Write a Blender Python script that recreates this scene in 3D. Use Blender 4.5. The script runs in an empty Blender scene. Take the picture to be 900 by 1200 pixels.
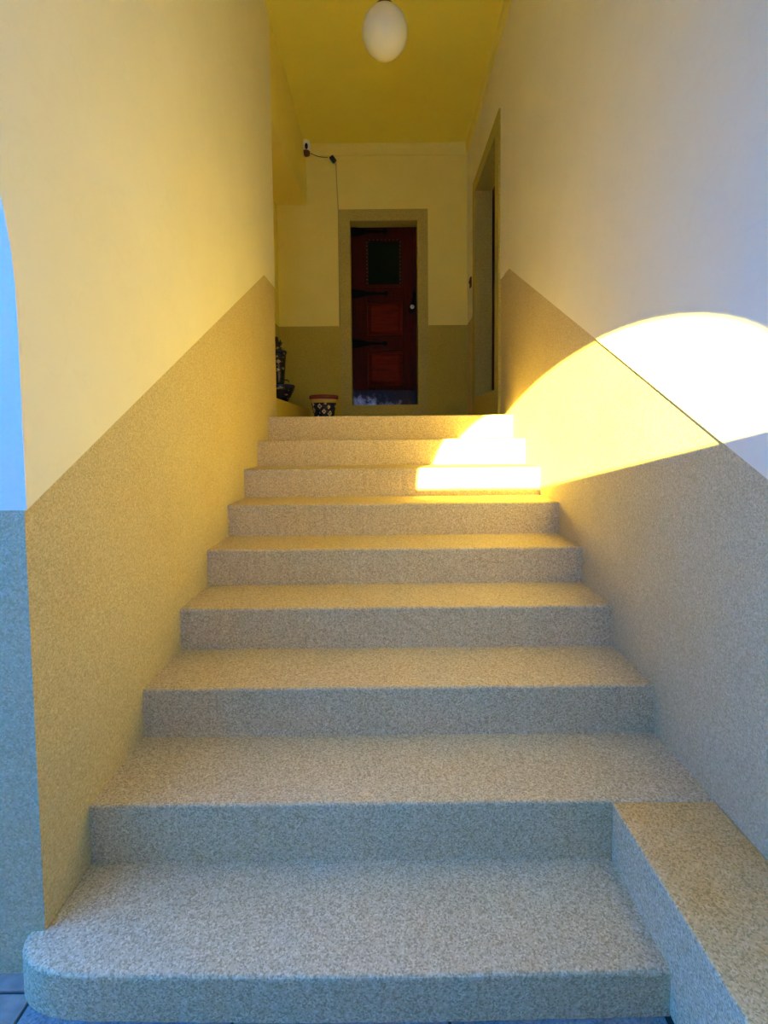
import bpy, bmesh, math, random
from mathutils import Vector, Matrix
random.seed(7)
PI = math.pi
scene = bpy.context.scene
col = scene.collection

# ------------------------------------------------------------------ camera
EYE = 1.3628
cam_d = bpy.data.cameras.new('camera')
cam = bpy.data.objects.new('camera', cam_d)
col.objects.link(cam)
scene.camera = cam
FPX, PITCH, ROLL, CX, CY = 560.0, 0.0530, 0.0094, 452.52, 539.27
cam_d.sensor_fit = 'VERTICAL'
cam_d.sensor_height = 24.0
cam_d.lens = 24.0 * FPX / 1200.0
cam_d.shift_x = (450.0 - CX) / 1200.0
cam_d.shift_y = (CY - 600.0) / 1200.0
cam_d.clip_start = 0.02
cam.location = (0, 0, EYE)
cam.rotation_euler = (Matrix.Rotation(PI / 2 - PITCH, 3, 'X') @ Matrix.Rotation(-ROLL, 3, 'Z')).to_euler()

# ------------------------------------------------------------------ sky, sun, exposure
world = bpy.data.worlds.new('sky')
scene.world = world
world.use_nodes = True
wn, wl = world.node_tree.nodes, world.node_tree.links
wn.clear()
wo = wn.new('ShaderNodeOutputWorld'); wb = wn.new('ShaderNodeBackground')
wr = wn.new('ShaderNodeValToRGB'); wx = wn.new('ShaderNodeSeparateXYZ'); wt = wn.new('ShaderNodeTexCoord')
wl.new(wt.outputs['Generated'], wx.inputs[0]); wl.new(wx.outputs['Z'], wr.inputs[0])
wr.color_ramp.elements[0].position = 0.0; wr.color_ramp.elements[0].color = (0.004, 0.245, 1.0, 1)
wr.color_ramp.elements[1].position = 0.8; wr.color_ramp.elements[1].color = (0.003, 0.185, 0.9, 1)
wl.new(wr.outputs[0], wb.inputs[0]); wb.inputs[1].default_value = 4.5
wl.new(wb.outputs[0], wo.inputs[0])

SUN_A, SUN_B = 0.319, 0.192          # sideways and downward travel of the light per metre forward
sun_d = bpy.data.lights.new('sun', 'SUN')
sun_d.energy = 39.0
sun_d.angle = math.radians(0.5)
sun_d.color = (1.0, 0.85, 0.17)
sun = bpy.data.objects.new('sun', sun_d)
col.objects.link(sun)
sun.location = (-2, -6, 4)
sun.rotation_euler = Vector((SUN_A, 1.0, -SUN_B)).to_track_quat('-Z', 'Y').to_euler()

scene.view_settings.view_transform = 'Standard'
scene.view_settings.look = 'None'
scene.view_settings.exposure = 1.3
scene.view_settings.gamma = 1.0
scene.view_settings.use_curve_mapping = False
scene.cycles.max_bounces = 16
scene.cycles.diffuse_bounces = 12

# ------------------------------------------------------------------ materials
def mat(name, base, rough=0.8, metal=0.0, spec=0.3):
    m = bpy.data.materials.new(name); m.use_nodes = True
    b = m.node_tree.nodes['Principled BSDF']
    b.inputs['Base Color'].default_value = (*base, 1)
    b.inputs['Roughness'].default_value = rough
    b.inputs['Metallic'].default_value = metal
    b.inputs['Specular IOR Level'].default_value = spec
    return m

def ramp(n, stops, interp='LINEAR'):
    r = n.new('ShaderNodeValToRGB'); r.color_ramp.interpolation = interp
    e = r.color_ramp.elements
    while len(e) > 1: e.remove(e[-1])
    e[0].position = stops[0][0]; e[0].color = (*stops[0][1], 1)
    for p, c in stops[1:]:
        x = e.new(p); x.color = (*c, 1)
    return r

def noise(n, l, coord, scale, detail=2.0, rough=0.5):
    t = n.new('ShaderNodeTexNoise'); t.inputs['Scale'].default_value = scale
    t.inputs['Detail'].default_value = detail; t.inputs['Roughness'].default_value = rough
    l.new(coord, t.inputs['Vector'])
    return t

def mix(n, l, mode, fac, a, b):
    m = n.new('ShaderNodeMix'); m.data_type = 'RGBA'; m.blend_type = mode
    if isinstance(fac, float): m.inputs[0].default_value = fac
    else: l.new(fac, m.inputs[0])
    for i, v in ((6, a), (7, b)):
        if isinstance(v, tuple): m.inputs[i].default_value = (*v, 1)
        else: l.new(v, m.inputs[i])
    return m.outputs[2]

def bump(m, height, strength, dist):
    n, l = m.node_tree.nodes, m.node_tree.links
    b = n.new('ShaderNodeBump'); b.inputs['Strength'].default_value = strength
    b.inputs['Distance'].default_value = dist
    l.new(height, b.inputs['Height']); l.new(b.outputs[0], n['Principled BSDF'].inputs['Normal'])

def granular(name, light, mid, dark, scale, contrast=1.0, stain=(0.9, 0.82, 0.66), stain_amt=0.35, bs=0.5, bd=0.002):
    """washed aggregate: small crushed-marble grains in cement"""
    m = mat(name, mid, 0.85, 0, 0.2)
    n, l = m.node_tree.nodes, m.node_tree.links
    tc = n.new('ShaderNodeTexCoord').outputs['Object']
    v = n.new('ShaderNodeTexVoronoi'); v.inputs['Scale'].default_value = scale; l.new(tc, v.inputs['Vector'])
    sep = n.new('ShaderNodeSeparateColor'); l.new(v.outputs['Color'], sep.inputs[0])
    r = ramp(n, [(0.0, dark), (0.18, dark), (0.34, mid), (0.72, mid), (0.9, light), (1.0, light)])
    l.new(sep.outputs[0], r.inputs[0])
    f = noise(n, l, tc, scale * 0.45, 3.0, 0.7)
    fr = ramp(n, [(0.3, (0.72,) * 3), (0.7, (1.12,) * 3)])
    l.new(f.outputs['Fac'], fr.inputs[0])
    c = mix(n, l, 'MULTIPLY', contrast, r.outputs[0], fr.outputs[0])
    s = noise(n, l, tc, 2.3, 5.0, 0.6)
    sr = ramp(n, [(0.38, (0, 0, 0)), (0.68, (1, 1, 1))]); l.new(s.outputs['Fac'], sr.inputs[0])
    amt = n.new('ShaderNodeMath'); amt.operation = 'MULTIPLY'; amt.inputs[1].default_value = stain_amt
    l.new(sr.outputs[0], amt.inputs[0])
    c = mix(n, l, 'MULTIPLY', amt.outputs[0], c, stain)
    l.new(c, n['Principled BSDF'].inputs['Base Color'])
    bump(m, v.outputs['Distance'], bs, bd)
    return m

def plaster(name, a, b, scuff=0.0):
    m = mat(name, a, 0.75, 0, 0.25)
    n, l = m.node_tree.nodes, m.node_tree.links
    tc = n.new('ShaderNodeTexCoord').outputs['Object']
    t = noise(n, l, tc, 1.7, 6.0, 0.62)
    r = ramp(n, [(0.35, b), (0.62, a)]); l.new(t.outputs['Fac'], r.inputs[0])
    c = r.outputs[0]
    # thin meandering trowel scratches
    t2 = noise(n, l, tc, 3.1, 4.0, 0.55)
    r2 = ramp(n, [(0.485, (1, 1, 1)), (0.5, (0.93, 0.91, 0.88)), (0.515, (1, 1, 1))]); l.new(t2.outputs['Fac'], r2.inputs[0])
    c = mix(n, l, 'MULTIPLY', 0.22 + scuff, c, r2.outputs[0])
    l.new(c, n['Principled BSDF'].inputs['Base Color'])
    t3 = noise(n, l, tc, 14.0, 6.0, 0.6)
    bump(m, t3.outputs['Fac'], 0.25, 0.004)
    return m

M_PLASTER = plaster('limewash_plaster', (0.85, 0.82, 0.62), (0.82, 0.78, 0.57))
M_CEIL = plaster('warm_lit_ceiling', (0.90, 0.80, 0.11), (0.87, 0.77, 0.10))  # yellow bounce light is put into the ceiling colour
M_PLASTER_LAND = plaster('warm_lit_landing_plaster', (0.90, 0.80, 0.22), (0.88, 0.77, 0.19))  # same plaster as the stair walls, landing's warm light mixed into the colour
M_PAINT = plaster('ochre_bounce_paint', (0.46, 0.36, 0.22), (0.42, 0.32, 0.19))  # unseen front wall's tone, chosen to cut light bounced onto the risers
M_DADO = granular('washed_dado_render', (0.70, 0.60, 0.34), (0.60, 0.50, 0.27), (0.50, 0.41, 0.21), 240, 0.35, bs=0.2, bd=0.001)
M_DADO_LAND = granular('warm_lit_landing_dado', (0.60, 0.49, 0.10), (0.55, 0.44, 0.08), (0.48, 0.38, 0.06), 210, 0.25, bs=0.2, bd=0.001)  # stair dado repeated darker and yellower, the landing's warm dimness in its colour
M_STEP = granular('crushed_marble_terrazzo', (0.82, 0.70, 0.42), (0.68, 0.55, 0.30), (0.48, 0.37, 0.19), 270, 0.5, bs=0.3, bd=0.001)
M_LEDGE = granular('ochre_stained_terrazzo', (0.88, 0.73, 0.42), (0.78, 0.61, 0.29), (0.56, 0.42, 0.19), 270, 0.5, stain=(0.92, 0.70, 0.36), stain_amt=0.8, bs=0.3, bd=0.001)
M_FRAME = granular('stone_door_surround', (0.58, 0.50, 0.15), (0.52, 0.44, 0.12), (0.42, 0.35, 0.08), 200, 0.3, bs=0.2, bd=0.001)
M_PAVE = granular('pale_porch_stone', (0.36, 0.35, 0.30), (0.30, 0.29, 0.25), (0.22, 0.21, 0.18), 230, 0.6)
M_IRON = mat('black_iron', (0.008, 0.008, 0.007), 0.7, 0.0, 0.04)
M_STEEL = mat('steel', (0.75, 0.73, 0.68), 0.3, 1.0)
M_BRASS = mat('dark_brass', (0.10, 0.07, 0.03), 0.4, 0.8)
M_WHITEP = mat('white_plastic', (0.92, 0.90, 0.84), 0.4)
M_BLACKP = mat('black_plastic', (0.012, 0.011, 0.012), 0.3)
M_BROWNP = mat('brown_plastic', (0.10, 0.035, 0.02), 0.45)
M_GLOBE = mat('opal_glass', (0.84, 0.81, 0.60), 0.25, 0, 0.5)
M_GLOBE.node_tree.nodes['Principled BSDF'].inputs['Subsurface Weight'].default_value = 0.3
M_GLASS = mat('dark_green_glass', (0.003, 0.010, 0.006), 0.15, 0, 0.08)
M_CABLE = mat('painted_cable', (0.42, 0.34, 0.15), 0.6)
M_GROUT = mat('grout', (0.07, 0.06, 0.055), 0.9)

def wood(name, a, b, dark, axis='Z'):
    m = mat(name, a, 0.55, 0, 0.08)
    n, l = m.node_tree.nodes, m.node_tree.links
    tc = n.new('ShaderNodeTexCoord').outputs['Object']
    mp = n.new('ShaderNodeMapping'); l.new(tc, mp.inputs[0])
    mp.inputs['Scale'].default_value = (9, 9, 0.9) if axis == 'Z' else (0.9, 9, 9)
    t = noise(n, l, mp.outputs[0], 5.0, 6.0, 0.65)
    r = ramp(n, [(0.3, dark), (0.5, a), (0.72, b)]); l.new(t.outputs['Fac'], r.inputs[0])
    l.new(r.outputs[0], n['Principled BSDF'].inputs['Base Color'])
    bump(m, t.outputs['Fac'], 0.25, 0.002)
    return m
M_WOOD = wood('red_brown_wood', (0.055, 0.006, 0.003), (0.075, 0.009, 0.004), (0.035, 0.004, 0.002))
M_WOODP = wood('red_panel_wood', (0.11, 0.010, 0.002), (0.14, 0.014, 0.003), (0.07, 0.006, 0.0015), 'X')
M_BOARD = wood('dark_backboard_wood', (0.03, 0.015, 0.008), (0.045, 0.022, 0.01), (0.02, 0.01, 0.005))

def kick_mat():
    m = mat('worn_kick_plate', (0.5, 0.5, 0.5), 0.34, 0.45, 0.2)
    n, l = m.node_tree.nodes, m.node_tree.links
    tc = n.new('ShaderNodeTexCoord').outputs['Object']
    t = noise(n, l, tc, 11.0, 6.0, 0.7)
    s = n.new('ShaderNodeSeparateXYZ'); l.new(tc, s.inputs[0])
    # wear is heaviest low down at the hinge side of the plate
    a = n.new('ShaderNodeMath'); a.operation = 'MULTIPLY_ADD'; a.inputs[1].default_value = -0.35; a.inputs[2].default_value = 0.0
    l.new(s.outputs['X'], a.inputs[0])
    z = n.new('ShaderNodeMath'); z.operation = 'MULTIPLY_ADD'; z.inputs[1].default_value = -1.6; z.inputs[2].default_value = 1.6 * 1.765
    l.new(s.outputs['Z'], z.inputs[0])
    q = n.new('ShaderNodeMath'); q.operation = 'ADD'; l.new(a.outputs[0], q.inputs[0]); l.new(z.outputs[0], q.inputs[1])
    w = n.new('ShaderNodeMath'); w.operation = 'ADD'; l.new(q.outputs[0], w.inputs[0]); l.new(t.outputs['Fac'], w.inputs[1])
    r = ramp(n, [(0.46, (0.02, 0.010, 0.008)), (0.55, (0.06, 0.03, 0.02)), (0.62, (0.16, 0.16, 0.17)), (0.80, (0.34, 0.36, 0.38))])
    l.new(w.outputs[0], r.inputs[0]); l.new(r.outputs[0], n['Principled BSDF'].inputs['Base Color'])
    bump(m, t.outputs['Fac'], 0.3, 0.003)
    return m
M_KICK = kick_mat()

def faience(name, kind):
    """tin-glazed pottery: white ground, blue and ochre painted ornament (flat print only)"""
    m = mat(name, (0.7, 0.66, 0.55), 0.25, 0, 0.5)
    n, l = m.node_tree.nodes, m.node_tree.links
    tc = n.new('ShaderNodeTexCoord').outputs['Object']
    s = n.new('ShaderNodeSeparateXYZ'); l.new(tc, s.inputs[0])
    at = n.new('ShaderNodeMath'); at.operation = 'ARCTAN2'; l.new(s.outputs['Y'], at.inputs[0]); l.new(s.outputs['X'], at.inputs[1])
    cb = n.new('ShaderNodeCombineXYZ')
    k = n.new('ShaderNodeMath'); k.operation = 'MULTIPLY'; k.inputs[1].default_value = 8.0 / (2 * PI) * (1.0 if kind == 'pot' else 0.9)
    l.new(at.outputs[0], k.inputs[0]); l.new(k.outputs[0], cb.inputs[0])
    kz = n.new('ShaderNodeMath'); kz.operation = 'MULTIPLY'; kz.inputs[1].default_value = 10.0 if kind == 'pot' else 16.0
    l.new(s.outputs['Z'], kz.inputs[0]); l.new(kz.outputs[0], cb.inputs[1])
    v = n.new('ShaderNodeTexVoronoi'); v.inputs['Scale'].default_value = 1.5; v.inputs['Randomness'].default_value = 0.65
    v.feature = 'F1'; v.distance = 'MANHATTAN'; l.new(cb.outputs[0], v.inputs['Vector'])
    v2 = n.new('ShaderNodeTexVoronoi'); v2.inputs['Scale'].default_value = 4.5; v2.feature = 'DISTANCE_TO_EDGE'
    l.new(cb.outputs[0], v2.inputs['Vector'])
    blue = (0.035, 0.035, 0.09); white = (0.82, 0.72, 0.48); ochre = (0.55, 0.28, 0.05); wine = (0.22, 0.04, 0.05)
    r = ramp(n, [(0.0, blue), (0.14, white), (0.26, blue), (0.34, white), (0.47, white if kind == 'pot' else wine), (0.56, blue)], 'CONSTANT')
    l.new(v.outputs['Distance'], r.inputs[0])
    r2 = ramp(n, [(0.0, blue), (0.07, white)], 'CONSTANT'); l.new(v2.outputs['Distance'], r2.inputs[0])
    c = mix(n, l, 'MULTIPLY', 0.75, r.outputs[0], r2.outputs[0])
    l.new(c, n['Principled BSDF'].inputs['Base Color'])
    return m
M_POT = faience('painted_planter_glaze', 'pot')
M_URN = faience('painted_fountain_glaze', 'urn')
M_BANDW = mat('wine_glaze_band', (0.20, 0.035, 0.04), 0.25, 0, 0.5)
M_BANDO = mat('ochre_glaze_band', (0.50, 0.36, 0.08), 0.25, 0, 0.5)
M_BANDB = mat('blue_glaze_band', (0.02, 0.03, 0.12), 0.25, 0, 0.5)
M_SOIL = mat('soil', (0.04, 0.025, 0.012), 0.95)

def tile_mat():
    m = mat('brown_slate_tile', (0.2, 0.14, 0.1), 0.7)
    n, l = m.node_tree.nodes, m.node_tree.links
    oi = n.new('ShaderNodeObjectInfo'); tc = n.new('ShaderNodeTexCoord').outputs['Object']
    r = ramp(n, [(0, (0.40, 0.25, 0.16)), (0.5, (0.46, 0.29, 0.18)), (1, (0.38, 0.28, 0.20))]); l.new(oi.outputs['Random'], r.inputs[0])
    t = noise(n, l, tc, 25.0, 5.0, 0.6)
    r2 = ramp(n, [(0.3, (0.7,) * 3), (0.7, (1.2,) * 3)]); l.new(t.outputs['Fac'], r2.inputs[0])
    l.new(mix(n, l, 'MULTIPLY', 1.0, r.outputs[0], r2.outputs[0]), n['Principled BSDF'].inputs['Base Color'])
    bump(m, t.outputs['Fac'], 0.4, 0.004)
    return m
M_TILE = tile_mat()

# ------------------------------------------------------------------ helpers
def link(name, bm, m, parent=None, smooth=False, loc=None):
    bmesh.ops.recalc_face_normals(bm, faces=bm.faces[:])
    me = bpy.data.meshes.new(name)
    if loc is not None: bmesh.ops.translate(bm, verts=bm.verts[:], vec=-Vector(loc))
    bm.to_mesh(me); bm.free()
    me.materials.append(m)
    if smooth:
        for p in me.polygons: p.use_smooth = True
    o = bpy.data.objects.new(name, me)
    col.objects.link(o)
    if parent is not None: o.parent = parent
    if loc is not None: o.location = loc
    return o

def empty(name, loc=(0, 0, 0)):
    o = bpy.data.objects.new(name, None); col.objects.link(o); o.location = loc
    o.empty_display_size = 0.1
    return o

def tag(o, label=None, cat=None, group=None, kind=None):
    if label: o['label'] = label
    if cat: o['category'] = cat
    if group: o['group'] = group
    if kind: o['kind'] = kind
    return o

def local(o, parent):
    """keep world-built mesh in place under a parent that stands elsewhere"""
    o.parent = parent
    o.matrix_parent_inverse = Matrix.Translation(-Vector(parent.location))
    return o

def box(bm, x0, x1, y0, y1, z0, z1, bev=0.0):
    r = bmesh.ops.create_cube(bm, size=1.0)
    vs = r['verts']
    for v in vs:
        v.co = Vector((x0 if v.co.x < 0 else x1, y0 if v.co.y < 0 else y1, z0 if v.co.z < 0 else z1))
    if bev > 0:
        es = list({e for v in vs for e in v.link_edges})
        bmesh.ops.bevel(bm, geom=es, offset=bev, segments=2, affect='EDGES', profile=0.5)
    return vs

def BX(*a, **k):
    bm = bmesh.new(); box(bm, *a, **k); return bm

def prism(poly, a0, a1, axis, bev=0.0, bm=None):
    """poly: 2-D points; axis 'X': (y,z) swept in x; 'Y': (x,z) swept in y; 'Z': (x,y) swept in z"""
    bm = bm or bmesh.new()
    def P(p, a):
        return {'X': (a, p[0], p[1]), 'Y': (p[0], a, p[1]), 'Z': (p[0], p[1], a)}[axis]
    v0 = [bm.verts.new(P(p, a0)) for p in poly]
    v1 = [bm.verts.new(P(p, a1)) for p in poly]
    n = len(poly)
    f0 = bm.faces.new(v0); f1 = bm.faces.new(v1[::-1])
    for i in range(n):
        bm.faces.new((v0[i], v1[i], v1[(i + 1) % n], v0[(i + 1) % n]))
    bmesh.ops.recalc_face_normals(bm, faces=bm.faces[:])
    if bev > 0:
        es = list(f0.edges)
        bmesh.ops.bevel(bm, geom=es, offset=bev, segments=3, affect='EDGES', profile=0.5)
    big = [f for f in bm.faces if len(f.verts) > 4]
    bmesh.ops.triangulate(bm, faces=big)
    return bm

def lathe(prof, seg=40, arc=(0, 2 * PI), center=(0, 0, 0), bm=None):
    bm = bm or bmesh.new()
    full = abs(arc[1] - arc[0] - 2 * PI) < 1e-6
    n = seg if full else seg + 1
    rings = []
    for r, z in prof:
        rings.append([bm.verts.new((center[0] + r * math.cos(arc[0] + (arc[1] - arc[0]) * i / seg),
                                    center[1] + r * math.sin(arc[0] + (arc[1] - arc[0]) * i / seg), center[2] + z)) for i in range(n)])
    for a, b in zip(rings, rings[1:]):
        for i in range(n if full else n - 1):
            j = (i + 1) % n
            bm.faces.new((a[i], a[j], b[j], b[i]))
    for rg, rr in ((rings[0], prof[0][0]), (rings[-1], prof[-1][0])):
        if rr > 1e-4 and full: bm.faces.new(rg)
    if not full:      # close the flat back
        bm.faces.new([r[0] for r in rings] + [r[-1] for r in reversed(rings)])
    bmesh.ops.remove_doubles(bm, verts=bm.verts[:], dist=1e-5)
    return bm

def tube(pts, rad, seg=8, bm=None):
    bm = bm or bmesh.new()
    pts = [Vector(p) for p in pts]; rings = []
    for i, p in enumerate(pts):
        d = (pts[min(i + 1, len(pts) - 1)] - pts[max(i - 1, 0)]).normalized()
        up = Vector((0, 0, 1)) if abs(d.z) < 0.9 else Vector((1, 0, 0))
        a = d.cross(up).normalized(); b = d.cross(a)
        r = rad[i] if isinstance(rad, (list, tuple)) else rad
        rings.append([bm.verts.new(p + a * math.cos(2 * PI * k / seg) * r + b * math.sin(2 * PI * k / seg) * r) for k in range(seg)])
    for r0, r1 in zip(rings, rings[1:]):
        for k in range(seg):
            bm.faces.new((r0[k], r0[(k + 1) % seg], r1[(k + 1) % seg], r1[k]))
    bm.faces.new(rings[0]); bm.faces.new(rings[-1][::-1])
    return bm

# ------------------------------------------------------------------ measures (metres)
H, T, Y0 = 0.1666, 0.3063, 0.978          # riser, going, nose of first step
XL, XR = -0.84, 0.91                       # stair side walls
ZL = 9 * H                                 # landing
YB = 5.32                                  # back wall
YF = -0.65                                 # front wall (behind the camera)
ZC = 4.46                                  # ceiling
GZ = 0.058                                 # porch paving
YLE = 3.70                                 # end of left stair wall, start of alcove
XA = -1.165                                # alcove side wall

def ny(k): return Y0 + (k - 1) * T

# ------------------------------------------------------------------ side walls
JY, AR, AZ = 1.10, 1.00, 1.65
AC = JY - AR
dl_ = [(JY, 1.196), (3.385, 2.483), (YLE, 2.492)]
lower = [(JY, -0.05)] + dl_ + [(YLE, ZL + 0.0), (YLE, -0.05)]
wall_left = link('wall_left', prism(lower, XL, XL - 0.325, 'X'), M_DADO)
tag(wall_left, 'left stair wall with granular beige dado rising with the steps', 'wall', kind='structure')
arch = [(AC + AR * math.cos(PI * i / 48), AZ + AR * math.sin(PI * i / 48)) for i in range(49)]
arch = [p for p in arch if p[0] > YF + 0.01]
upper = [(JY, 1.196)] + arch + [(YF, AZ + math.sqrt(AR * AR - (AC - YF) ** 2)), (YF, ZC), (YLE, ZC), (YLE, 2.492), (3.385, 2.483)]
link('upper_plaster', prism(upper, XL + 0.006, XL - 0.325, 'X'), M_PLASTER, wall_left)

link('landing_plaster', prism([(YLE, ZC), (YB, ZC), (YB, 3.86), (YLE, 3.715)], XL + 0.006, XL - 0.325, 'X'), M_PLASTER_LAND, wall_left)
DR0, DR1, DRS, DRT = 3.93, 4.80, 1.68, 3.735
lower = [(YF, -0.05), (YF, 0.28), (3.545, 2.567), (DR0, 2.567), (DR0, DRS), (DR1, DRS), (DR1, 2.573), (YB, 2.573), (YB, -0.05)]
wall_right = link('wall_right', prism(lower, XR, XR + 0.30, 'X'), M_DADO)
tag(wall_right, 'right stair wall catching the sunlit half-round patch', 'wall', kind='structure')
upper = [(YF, 0.28), (3.545, 2.567), (DR0, 2.567), (DR0, DRT), (DR1, DRT), (DR1, 2.573), (YB, 2.573), (YB, ZC), (YF, ZC)]
link('upper_plaster', prism(upper, XR - 0.007, XR + 0.30, 'X'), M_PLASTER, wall_right)

# ------------------------------------------------------------------ back wall
FX0, FX1, FZ0, FZ1 = -0.376, 0.366, 1.688, 3.685
low = [(XA - 0.3, 1.3), (XR + 0.3, 1.3), (XR + 0.3, 2.56), (FX1, 2.56), (FX1, FZ0), (FX0, FZ0), (FX0, 2.56), (XA - 0.3, 2.56)]
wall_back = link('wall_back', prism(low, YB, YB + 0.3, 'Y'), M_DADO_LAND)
tag(wall_back, 'back wall of the landing around the red wooden door', 'wall', kind='structure')
up = [(XA - 0.3, 2.56), (FX0, 2.56), (FX0, FZ1), (FX1, FZ1), (FX1, 2.56), (XR + 0.3, 2.56), (XR + 0.3, ZC), (XA - 0.3, ZC)]
link('upper_plaster', prism(up, YB - 0.006, YB + 0.3, 'Y'), M_PLASTER_LAND, wall_back)

# alcove left of the landing
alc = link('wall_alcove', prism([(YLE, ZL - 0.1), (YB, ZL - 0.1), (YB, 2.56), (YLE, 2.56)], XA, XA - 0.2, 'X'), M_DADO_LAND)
tag(alc, 'side wall of the alcove behind the painted fountain', 'wall', kind='structure')
link('upper_plaster', prism([(YLE, 2.56), (YB, 2.56), (YB, ZC), (YLE, ZC)], XA + 0.006, XA - 0.2, 'X'), M_PLASTER_LAND, alc)
# soffit of the alcove, flush with the lintel
soff = link('ceiling', prism([(YLE, 3.715), (YB, 3.86), (YB, 3.98), (YLE, 3.84)], XL - 0.325, XA, 'X'), M_PLASTER_LAND)
tag(soff, 'low soffit over the left alcove', 'ceiling', kind='structure')
curb = link('alcove_curb', BX(XA, XL, YLE, YB, ZL, 1.655, bev=0.006), M_DADO_LAND)
tag(curb, 'low raised stone floor of the alcove left of the landing', 'curb', kind='structure')

# ceiling
ceil = link('ceiling', BX(XA - 0.3, XR + 0.3, YF - 0.3, YB + 0.3, ZC, ZC + 0.25), M_CEIL)
tag(ceil, 'flat plaster ceiling over stair and landing, yellow light put into its colour', 'ceiling', kind='structure')
def cove(k=1.0):
    return [(a * k, z) for a, z in [(0.0, 4.366), (0.012, 4.366), (0.014, 4.376), (0.020, 4.395), (0.034, 4.42), (0.052, 4.437), (0.066, 4.444), (0.068, ZC), (0.0, ZC)]]
bm = prism([(YB - 0.006 - a, z) for a, z in cove()], XL, XR - 0.007, 'X')
o = link('trim_1', bm, M_PLASTER_LAND); tag(o, 'coved cornice along the back wall', 'cornice', kind='structure')
bm = prism([(XR - 0.007 - a, z) for a, z in cove(0.4)], YF, YB - 0.006, 'Y')
o = link('trim_2', bm, M_PLASTER_LAND); tag(o, 'coved cornice along the right wall', 'cornice', kind='structure')

# front wall with the half-round opening that the sun comes through (behind the camera)
t_ = YF - 0.025
SX, SZ, SR = -0.2659 + SUN_A * (t_ + 0.62), 1.6985 - SUN_B * (t_ + 0.62), 0.654
fan = [(SX + SR * math.cos(PI * i / 48), SZ + SR * math.sin(PI * i / 48)) for i in range(49)]
fw = [(-14.0, -0.05), (XR + 0.3, -0.05), (XR + 0.3, SZ)] + fan + [(-14.0, SZ)]  # long left run is an added unseen screen keeping sun off the side arch
front = link('wall_front', prism(fw[:3] + [(SX + SR, SZ), (SX - SR, SZ), (-14.0, SZ)], YF, YF - 0.05, 'Y'), M_PAINT)
tag(front, 'front porch wall with half-round fanlight opening and added sun-blocking left run', 'wall', kind='structure')
fw2 = [(XR + 0.3, SZ), (XR + 0.3, ZC), (-1.6, ZC), (-1.6, 2.2), (-14.0, 2.2), (-14.0, SZ)] + fan[::-1]  # added left run stays lower to let more sky light in
link('upper_plaster', prism(fw2, YF, YF - 0.05, 'Y'), M_PAINT, front)

# ------------------------------------------------------------------ floors
land = link('floor', BX(XL - 0.33, XR + 0.3, ny(9) + T, YB + 0.02, ZL - 0.12, ZL), M_STEP)
tag(land, 'terrazzo landing floor at the top of the stair', 'floor', kind='structure')
bm = BX(-4.08, XR + 0.3, YF - 0.05, 1.45, GZ - 0.10, GZ - 0.006)
yard = link('floor', BX(-14.0, -4.08, YF - 0.05, 12.0, GZ - 0.10, GZ - 0.001), M_PAVE)
box_bm = BX(-4.08, XA - 0.2, 1.45, 12.0, GZ - 0.10, GZ - 0.001)
yard2 = link('floor', box_bm, M_PAVE)
tag(yard, 'open courtyard ground left of the porch', 'floor', kind='structure')
tag(yard2, 'courtyard ground along the outside of the stair', 'floor', kind='structure')
ground = link('floor', bm, M_GROUT)
tag(ground, 'porch paving at the foot of the stair', 'floor', kind='structure')
me_tile = None
def paver(x0, x1, y0, y1, m):
    w, d = x1 - x0 - 0.007, y1 - y0 - 0.007
    bm = bmesh.new(); box(bm, -w / 2, w / 2, -d / 2, d / 2, -0.004, 0.006, bev=0.002)
    o = link('tile', bm, m, ground); o.location = ((x0 + x1) / 2, (y0 + y1) / 2, GZ - 0.006 + random.uniform(-0.0008, 0.0008))
    return o
first = paver(-0.84 - 0.36, -0.84, 1.06 - 0.36, 1.06, M_TILE)
for i in range(9):
    for j in range(5):
        if i == 0 and j == 1: continue
        x1 = -0.84 - 0.36 * i; y1 = 1.42 - 0.36 * j
        c = first.copy(); col.objects.link(c)
        c.location = (x1 - 0.18, 1.06 - 0.18 - 0.36 * (j - 1) if j else 1.06 + 0.18, first.location.z + random.uniform(-0.001, 0.001))
pal = paver(-0.84, -0.84 + 0.485, 0.60, 1.08, M_PAVE)
for i in range(3):
    for j in range(3):
        if i == 0 and j == 0: continue
        c = pal.copy(); col.objects.link(c)
        c.location = (-0.84 + 0.485 * (i + 0.5), 0.84 - 0.48 * j, pal.location.z + random.uniform(-0.001, 0.001))

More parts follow.
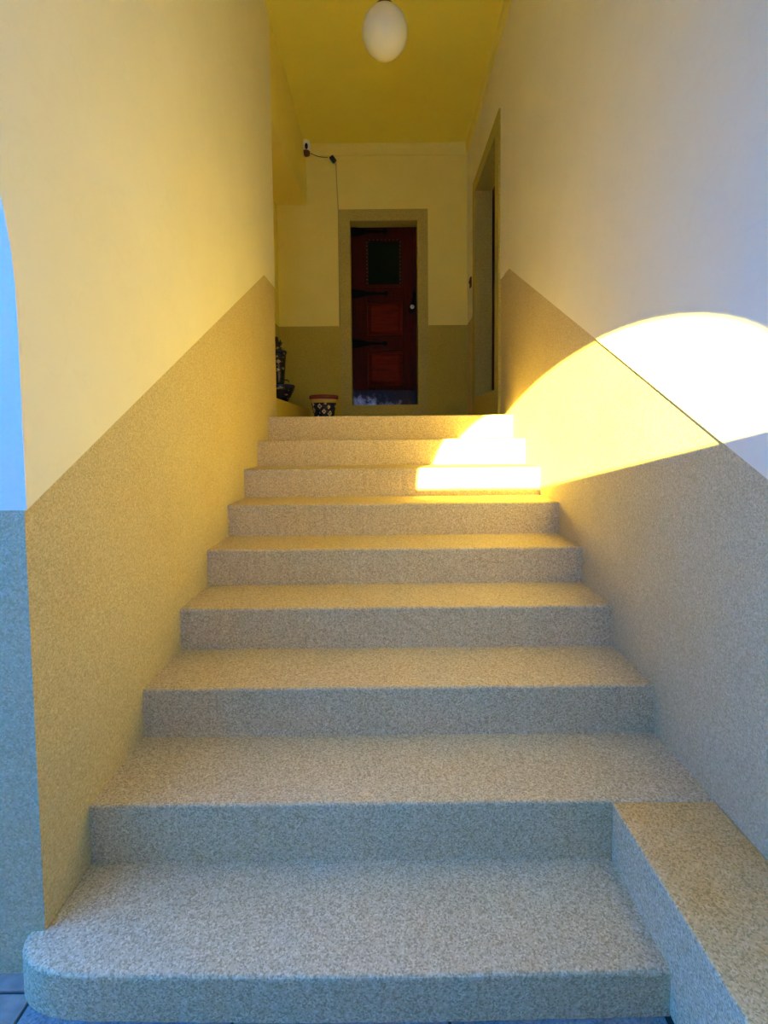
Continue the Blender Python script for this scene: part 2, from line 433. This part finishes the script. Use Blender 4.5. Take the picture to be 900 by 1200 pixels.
# ------------------------------------------------------------------ staircase
stair = empty('staircase', (0, Y0, GZ))
tag(stair, 'flight of nine straight speckled terrazzo steps between the side walls', 'staircase')
def front_edge(x0, x1, y, n=90, amp=0.0009, bow=0.0):
    pts = []
    for i in range(n + 1):
        t = i / n
        pts.append((x0 + (x1 - x0) * t, y + random.uniform(-amp, amp) - bow * math.sin(PI * t)))
    return pts
for k in range(1, 10):
    y = ny(k); yb = y + T + (0.03 if k < 9 else 0.0)
    if k == 1:
        # rounded, slightly projecting first step
        fr = []
        for i in range(17):
            a = PI + PI / 2 * i / 16
            fr.append((-0.70 + 0.175 * math.cos(a), 1.085 + 0.085 * math.sin(a) + 0.003))
        fr += front_edge(-0.68, 0.622, 1.001, 80, bow=0.007)
        poly = [(-0.875, 1.098)] + fr + [(0.622, yb), (XL + 0.002, yb), (XL + 0.002, 1.101), ]
        z0 = GZ + 0.001
    elif k == 2:
        poly = front_edge(XL, 0.620, y) + [(XR, y), (XR, yb), (XL, yb)]
        z0 = H
    else:
        poly = front_edge(XL, XR, y) + [(XR, yb), (XL, yb)]
        z0 = (k - 1) * H
    bm = prism(poly, k * H, z0, 'Z', bev=0.0)
    # round the nose only
    es = [e for e in bm.edges if all(abs(v.co.z - k * H) < 1e-5 for v in e.verts) and len(e.link_faces) == 2
          and any(abs(f.normal.z) < 0.5 for f in e.link_faces) and max(v.co.y for v in e.verts) < (y + 0.02 if k > 1 else 1.10)]
    bmesh.ops.bevel(bm, geom=es, offset=0.009, segments=3, affect='EDGES', profile=0.5)
    o = link('step', bm, M_STEP)
    local(o, stair)
tag(bpy.data.objects['step'], 'lowest step with rounded left corner')

# side ledge
bm = BX(0.622, XR, 0.10, ny(2), GZ + 0.001, 2 * H - 0.001, bev=0.006)
ledge = link('side_ledge', bm, M_LEDGE, loc=(0.76, 0.66, GZ))
ledge.data.materials.append(M_STEP)
for p in ledge.data.polygons:
    if p.normal.z < 0.6: p.material_index = 1      # ochre stain lies on the tread only
tag(ledge, 'low terrazzo bench ledge along the right wall beside the lowest step', 'ledge')

# ------------------------------------------------------------------ back door
def ring(ox0, ox1, oz0, oz1, ix0, ix1, iz0, iz1, a0, a1, axis):
    bm = bmesh.new()
    for (p, q, r, s) in ((ox0, ix0, oz0, oz1), (ix1, ox1, oz0, oz1), (ix0, ix1, iz1, oz1), (ix0, ix1, oz0, iz0)):
        if q - p < 1e-5 or s - r < 1e-5: continue
        if axis == 'Y': box(bm, p, q, min(a0, a1), max(a0, a1), r, s)
        else: box(bm, min(a0, a1), max(a0, a1), p, q, r, s)
    return bm
door = empty('door_1', (0, YB + 0.16, FZ0))
tag(door, 'red panelled wooden back door with small dark window and iron straps', 'door', kind='structure')
def D(name, bm, m, parent=None, **k):
    o = link(name, bm, m, **k)
    p = parent or door
    if parent is None: local(o, p)
    else: o.parent = p
    return o
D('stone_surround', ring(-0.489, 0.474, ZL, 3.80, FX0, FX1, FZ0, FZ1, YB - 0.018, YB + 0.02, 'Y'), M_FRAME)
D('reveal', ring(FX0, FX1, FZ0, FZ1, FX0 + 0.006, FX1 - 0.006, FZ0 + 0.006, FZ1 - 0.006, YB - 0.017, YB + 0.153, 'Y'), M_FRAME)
YD = YB + 0.155
# leaf: stiles and rails around a window and two panels
WX0, WX1 = -0.183, 0.167
leaf_bm = bmesh.new()
xs = [FX0 + 0.002, -0.20, 0.20, FX1 - 0.002]
for (a, b, c, d) in ((xs[0], xs[1], FZ0 + 0.002, FZ1 - 0.002), (xs[2], xs[3], FZ0 + 0.002, FZ1 - 0.002),
                     (xs[1], xs[2], 3.54, FZ1 - 0.002), (xs[1], xs[2], 2.87, 3.03), (xs[1], xs[2], 2.31, 2.48), (xs[1], xs[2], FZ0 + 0.002, 1.92)):
    box(leaf_bm, a, b, YD, YD + 0.05, c, d, bev=0.003)
leaf = D('door_leaf', leaf_bm, M_WOOD)
def sub(name, bm, m, parent=leaf, **k):
    o = link(name, bm, m, **k); o.parent = parent; return o
def panel(x0, x1, z0, z1):
    bm = bmesh.new()
    # recessed ground and raised, bevelled field
    box(bm, x0, x1, YD + 0.028, YD + 0.045, z0, z1)
    g = 0.045
    a = [(x0 + 0.022, z0 + 0.022), (x1 - 0.022, z0 + 0.022), (x1 - 0.022, z1 - 0.022), (x0 + 0.022, z1 - 0.022)]
    b = [(x0 + g, z0 + g), (x1 - g, z0 + g), (x1 - g, z1 - g), (x0 + g, z1 - g)]
    va = [bm.verts.new((p[0], YD + 0.028, p[1])) for p in a]; vb = [bm.verts.new((p[0], YD + 0.008, p[1])) for p in b]
    for i in range(4): bm.faces.new((va[i], va[(i + 1) % 4], vb[(i + 1) % 4], vb[i]))
    bm.faces.new(vb)
    return bm
def moulding(x0, x1, z0, z1, w=0.018, d=0.012):
    bm = bmesh.new()
    for (a, b, c, e) in ((x0 - w, x0, z0 - w, z1 + w), (x1, x1 + w, z0 - w, z1 + w), (x0, x1, z1, z1 + w), (x0, x1, z0 - w, z0)):
        box(bm, a, b, YD - d, YD + 0.03, c, e, bev=0.004)
    return bm
for (z0, z1) in ((2.48, 2.87), (1.92, 2.31)):
    sub('panel', panel(-0.20, 0.20, z0, z1), M_WOODP)
    sub('moulding', moulding(-0.198, 0.198, z0 + 0.002, z1 - 0.002), M_WOOD)
sub('window_frame', moulding(WX0, WX1, 3.05, 3.52, w=0.03, d=0.016), M_WOOD)
sub('pane', BX(-0.20, 0.20, YD + 0.02, YD + 0.03, 3.03, 3.54), M_GLASS)
bm = bmesh.new()
for i in range(12):
    z = 3.06 + 0.45 * i / 11
    for x in (WX0 - 0.012, WX1 + 0.012):
        bmesh.ops.create_icosphere(bm, subdivisions=1, radius=0.0085, matrix=Matrix.Translation((x, YD - 0.017, z)))
for i in range(8):
    x = WX0 + 0.02 + (WX1 - WX0 - 0.04) * i / 7
    bmesh.ops.create_icosphere(bm, subdivisions=1, radius=0.0085, matrix=Matrix.Translation((x, YD - 0.017, 3.535)))
tag(sub('studs', bm, mat('dull_stud', (0.10, 0.10, 0.08), 0.4, 0.7)), kind='stuff')
# iron strap hinges: wide root tapering to a round tip
for z, x1 in ((3.632, 0.03), (2.95, 0.035), (2.394, 0.02)):
    pts = [(FX0 + 0.004, z - 0.055), (FX0 + 0.10, z - 0.042), (FX0 + 0.20, z - 0.018), (x1 - 0.05, z - 0.012)]
    tip = [(x1 - 0.02 + 0.028 * math.cos(a), z + 0.028 * math.sin(a)) for a in [(-2.4 + 4.8 * i / 12) for i in range(13)]]
    poly = pts + tip + [(p[0], 2 * z - p[1]) for p in reversed(pts)]
    sub('strap_hinge', prism(poly, YD - 0.012, YD + 0.004, 'Y'), M_IRON)
# pull handle with a curved back plate, and the lock cylinder
pl = [(0.315, 2.985), (0.345, 2.985), (0.350, 2.93), (0.335, 2.87), (0.335, 2.79), (0.33, 2.74), (0.285, 2.73), (0.265, 2.75), (0.275, 2.80), (0.30, 2.84), (0.312, 2.90)]
sub('lock_plate', prism(pl, YD - 0.008, YD + 0.002, 'Y'), M_IRON)
sub('handle', tube([(0.33, YD - 0.006, 2.965), (0.33, YD - 0.045, 2.95), (0.325, YD - 0.055, 2.90), (0.315, YD - 0.05, 2.86), (0.30, YD - 0.02, 2.84)], [0.009, 0.010, 0.012, 0.010, 0.008], 10), M_IRON, smooth=True)
bm = bmesh.new()
lathe([(0.0, 0.012), (0.012, 0.012), (0.022, 0.007), (0.024, 0.0), (0.0, 0.0)], 24, bm=bm)
bmesh.ops.rotate(bm, verts=bm.verts[:], cent=(0, 0, 0), matrix=Matrix.Rotation(PI / 2, 3, 'X'))
bmesh.ops.translate(bm, verts=bm.verts[:], vec=(0.31, YD - 0.008, 2.80))
cyl = sub('lock_cylinder', bm, M_STEEL, smooth=True); tag(cyl, 'pale round steel lock cylinder')
sub('keyhole', BX(0.307, 0.313, YD - 0.0225, YD - 0.019, 2.792, 2.808), M_BLACKP)
sub('kick_plate', BX(FX0 + 0.008, FX1 - 0.008, YD - 0.004, YD + 0.002, FZ0 + 0.006, 1.868, bev=0.001), M_KICK)

# ------------------------------------------------------------------ right doorway
door2 = empty('door_2', (XR + 0.14, (DR0 + DR1) / 2, DRS))
tag(door2, 'dark wooden door set deep in the right wall beside the landing', 'door', kind='structure')
def D2(name, bm, m): return local(link(name, bm, m), door2)
D2('stone_surround', ring(3.80, 4.92, ZL, 3.855, DR0, DR1, DRS, DRT, XR - 0.020, XR + 0.02, 'X'), M_FRAME)
D2('reveal', ring(DR0, DR1, DRS, DRT, DR0 + 0.006, DR1 - 0.006, DRS + 0.006, DRT - 0.006, XR - 0.019, XR + 0.148, 'X'), M_FRAME)
XD = XR + 0.15
bm = bmesh.new()
zs = [DRS + 0.05, 2.05, 2.45, 2.62, 3.45, DRT - 0.003]
for (a, b, c, d) in ((DR0 + 0.003, DR0 + 0.14, zs[0], zs[5]), (DR1 - 0.14, DR1 - 0.003, zs[0], zs[5]),
                     (DR0 + 0.14, DR1 - 0.14, zs[0], 1.92), (DR0 + 0.14, DR1 - 0.14, 2.45, 2.62), (DR0 + 0.14, DR1 - 0.14, 3.56, zs[5])):
    box(bm, XD, XD + 0.05, a, b, c, d, bev=0.003)
leaf2 = D2('door_leaf', bm, M_WOOD)
for z0, z1 in ((1.92, 2.45), (2.62, 3.56)):
    bm = BX(XD + 0.02, XD + 0.04, DR0 + 0.14, DR1 - 0.14, z0, z1); box(bm, XD + 0.008, XD + 0.03, DR0 + 0.19, DR1 - 0.19, z0 + 0.05, z1 - 0.05, bev=0.008)
    o = link('panel', bm, M_WOODP); o.parent = leaf2
D2('sill', BX(XR - 0.016, XR + 0.149, DR0 + 0.007, DR1 - 0.007, DRS + 0.007, DRS + 0.045), M_FRAME)

# ------------------------------------------------------------------ switch by the right doorway
sw = empty('light_switch', (XR, 5.066, 2.938))
tag(sw, 'small brown light switch on the right wall just before the back corner', 'switch')
local(link('switch_plate', BX(XR - 0.022, XR - 0.007, 5.066 - 0.032, 5.066 + 0.032, 2.888, 2.988, bev=0.003), M_BROWNP), sw)
local(link('toggle', BX(XR - 0.032, XR - 0.022, 5.066 - 0.008, 5.066 + 0.008, 2.925, 2.955, bev=0.002), M_BLACKP), sw)

# ------------------------------------------------------------------ pendant globe lamp
GX, GY, GZc, GR = 0.0165, 3.0, 3.775, 0.137
lamp = empty('globe_lamp', (GX, GY, ZC))
tag(lamp, 'round white opal glass globe lamp hanging from the ceiling', 'lamp')
bm = bmesh.new(); bmesh.ops.create_uvsphere(bm, u_segments=48, v_segments=32, radius=GR, matrix=Matrix.Translation((GX, GY, GZc)))
local(link('glass_globe', bm, M_GLOBE, smooth=True), lamp)
local(link('collar', lathe([(0.0, -0.01), (0.045, -0.01), (0.05, 0.0), (0.048, 0.02), (0.03, 0.035), (0.012, 0.045), (0.0, 0.045)], 32, center=(GX, GY, GZc + GR)), M_BRASS, smooth=True), lamp)
local(link('rod', tube([(GX, GY, GZc + GR + 0.03), (GX, GY, ZC - 0.03)], 0.008, 12), M_BRASS, smooth=True), lamp)
local(link('ceiling_rose', lathe([(0.0, 0.0), (0.06, 0.0), (0.058, -0.02), (0.03, -0.045), (0.0, -0.05)], 32, center=(GX, GY, ZC)), M_BRASS, smooth=True), lamp)

# ------------------------------------------------------------------ security camera, adapter, cable
CXc, CZc, YW = -0.812, 4.43, YB - 0.006
sc = empty('security_camera', (CXc, YW, CZc))
tag(sc, 'small white security camera mounted high in the left back corner', 'camera')
bm = lathe([(0.0, 0.058), (0.020, 0.055), (0.036, 0.042), (0.043, 0.020), (0.044, -0.010), (0.041, -0.035), (0.034, -0.050), (0.0, -0.054)], 28)
bmesh.ops.translate(bm, verts=bm.verts[:], vec=(CXc, YW - 0.115, CZc - 0.02))
local(link('body', bm, M_WHITEP, smooth=True), sc)
bm = bmesh.new(); bmesh.ops.create_uvsphere(bm, u_segments=24, v_segments=14, radius=1.0)
bmesh.ops.scale(bm, verts=bm.verts[:], vec=(0.019, 0.016, 0.034)); bmesh.ops.translate(bm, verts=bm.verts[:], vec=(CXc + 0.006, YW - 0.146, CZc - 0.040))
tag(local(link('lens', bm, M_BLACKP, smooth=True), sc), 'dark oval lens window')
local(link('base', lathe([(0.0, -0.052), (0.040, -0.050), (0.043, -0.068), (0.034, -0.084), (0.018, -0.092), (0.0, -0.094)], 28, center=(CXc, YW - 0.115, CZc - 0.032)), M_BROWNP, smooth=True), sc)
local(link('wall_bracket', BX(CXc - 0.018, CXc + 0.018, YW - 0.09, YW, CZc - 0.030, CZc - 0.004, bev=0.004), M_WHITEP), sc)
ad = link('power_adapter', BX(-0.024, 0.024, -0.03, 0.0, -0.035, 0.035, bev=0.006), M_BLACKP)
ad.location = (-0.542, YW, 4.325); ad.rotation_euler = (0, math.radians(-35), 0)
tag(ad, 'small black adapter plug on the back wall above the door corner', 'adapter')
cb = empty('cable', (-0.52, YW, 4.30))
tag(cb, 'thin cable from the camera across and down to the door surround', 'cable')
pts = []
for i in range(13):
    t = i / 12
    pts.append((-0.775 + 0.215 * t, YW - 0.05 * (1 - t) - 0.006, 4.365 - 0.014 * t - 0.018 * math.sin(PI * t)))
tag(local(link('camera_lead', tube(pts[:-2], 0.0035, 8), M_BROWNP, smooth=True), cb), 'dark slack lead to the camera')
pts = [(-0.522, YW - 0.005, 4.30), (-0.510, YW - 0.005, 4.27), (-0.506, YW - 0.005, 4.1), (-0.500, YW - 0.005, 3.95), (-0.494, YW - 0.005, 3.80), (-0.495, YW - 0.005, 3.4), (-0.494, YW - 0.005, 2.56)]
local(link('wall_run', tube(pts, 0.004, 8), M_CABLE, smooth=True), cb)

# ------------------------------------------------------------------ planter
PX, PY = -0.607, 4.72
pot = empty('planter', (PX, PY, ZL))
tag(pot, 'painted ceramic planter with dark rim on the landing left of the door', 'planter')
def P_(name, prof, m, smooth=True):
    o = link(name, lathe(prof, 48), m, smooth=smooth); o.parent = pot; return o
P_('body', [(0.0, 0.0), (0.082, 0.0), (0.088, 0.004), (0.100, 0.06), (0.112, 0.12), (0.122, 0.175), (0.1265, 0.205), (0.118, 0.205), (0.095, 0.03), (0.0, 0.03)], M_POT)
P_('neck_band', [(0.1225, 0.178), (0.1265, 0.180), (0.130, 0.215), (0.1235, 0.215), (0.119, 0.180), (0.1225, 0.178)], M_BANDO)
P_('rim', [(0.126, 0.214), (0.138, 0.217), (0.143, 0.228), (0.142, 0.246), (0.136, 0.254), (0.124, 0.250), (0.119, 0.236), (0.120, 0.214), (0.126, 0.214)], M_BANDW)
P_('soil', [(0.0, 0.190), (0.118, 0.186), (0.116, 0.180), (0.0, 0.180)], M_SOIL)

# ------------------------------------------------------------------ wall fountain
FY = 5.0
fo = empty('wall_fountain', (XA, FY, 1.655))
tag(fo, 'painted ceramic wall fountain with lidded urn above a basin in alcove', 'fountain')
def F_(name, bm, m, smooth=True, loc=None):
    o = link(name, bm, m, smooth=smooth)
    o.parent = fo
    return o
def half(prof, depth=1.0, width=1.0, x0=0.055):
    bm = lathe(prof, 28, arc=(-PI / 2, PI / 2))
    bmesh.ops.scale(bm, verts=bm.verts[:], vec=(depth, width, 1)); bmesh.ops.translate(bm, verts=bm.verts[:], vec=(x0, 0, 0))
    return bm
bpoly = [(-0.11, 0.0), (0.11, 0.0), (0.12, 0.30), (0.10, 0.62), (0.055, 0.70), (0.0, 0.73), (-0.055, 0.70), (-0.10, 0.62), (-0.12, 0.30)]
F_('backboard', prism(bpoly, 0.0, 0.055, 'X'), M_BOARD, smooth=False)
F_('urn', half([(0.0, 0.235), (0.062, 0.238), (0.074, 0.27), (0.082, 0.34), (0.090, 0.44), (0.098, 0.52), (0.100, 0.56), (0.0, 0.562)], 0.82, 1.0), M_URN)
F_('urn_rim', half([(0.0, 0.558), (0.108, 0.558), (0.115, 0.568), (0.110, 0.582), (0.0, 0.584)], 0.82, 1.0), M_BANDB)
F_('lid', half([(0.0, 0.582), (0.096, 0.582), (0.082, 0.600), (0.058, 0.618), (0.034, 0.630), (0.020, 0.640), (0.0, 0.642)], 0.82, 1.0), M_URN)
F_('finial', lathe([(0.0, 0.636), (0.012, 0.638), (0.010, 0.648), (0.019, 0.658), (0.020, 0.668), (0.010, 0.682), (0.004, 0.700), (0.0, 0.704)], 20, center=(0.082, 0, 0)), M_BANDB)
F_('basin', half([(0.0, 0.02), (0.055, 0.022), (0.085, 0.05), (0.120, 0.10), (0.155, 0.16), (0.172, 0.205), (0.165, 0.222), (0.150, 0.212), (0.12, 0.15), (0.0, 0.10)], 0.95, 1.0), M_URN)
F_('basin_rim', half([(0.160, 0.206), (0.176, 0.208), (0.182, 0.220), (0.176, 0.232), (0.160, 0.230), (0.160, 0.206)], 0.93, 1.0), M_BANDB)
F_('tap', tube([(0.11, 0, 0.285), (0.148, 0, 0.285), (0.158, 0, 0.275), (0.160, 0, 0.258)], [0.008, 0.008, 0.007, 0.006], 10), M_BRASS)
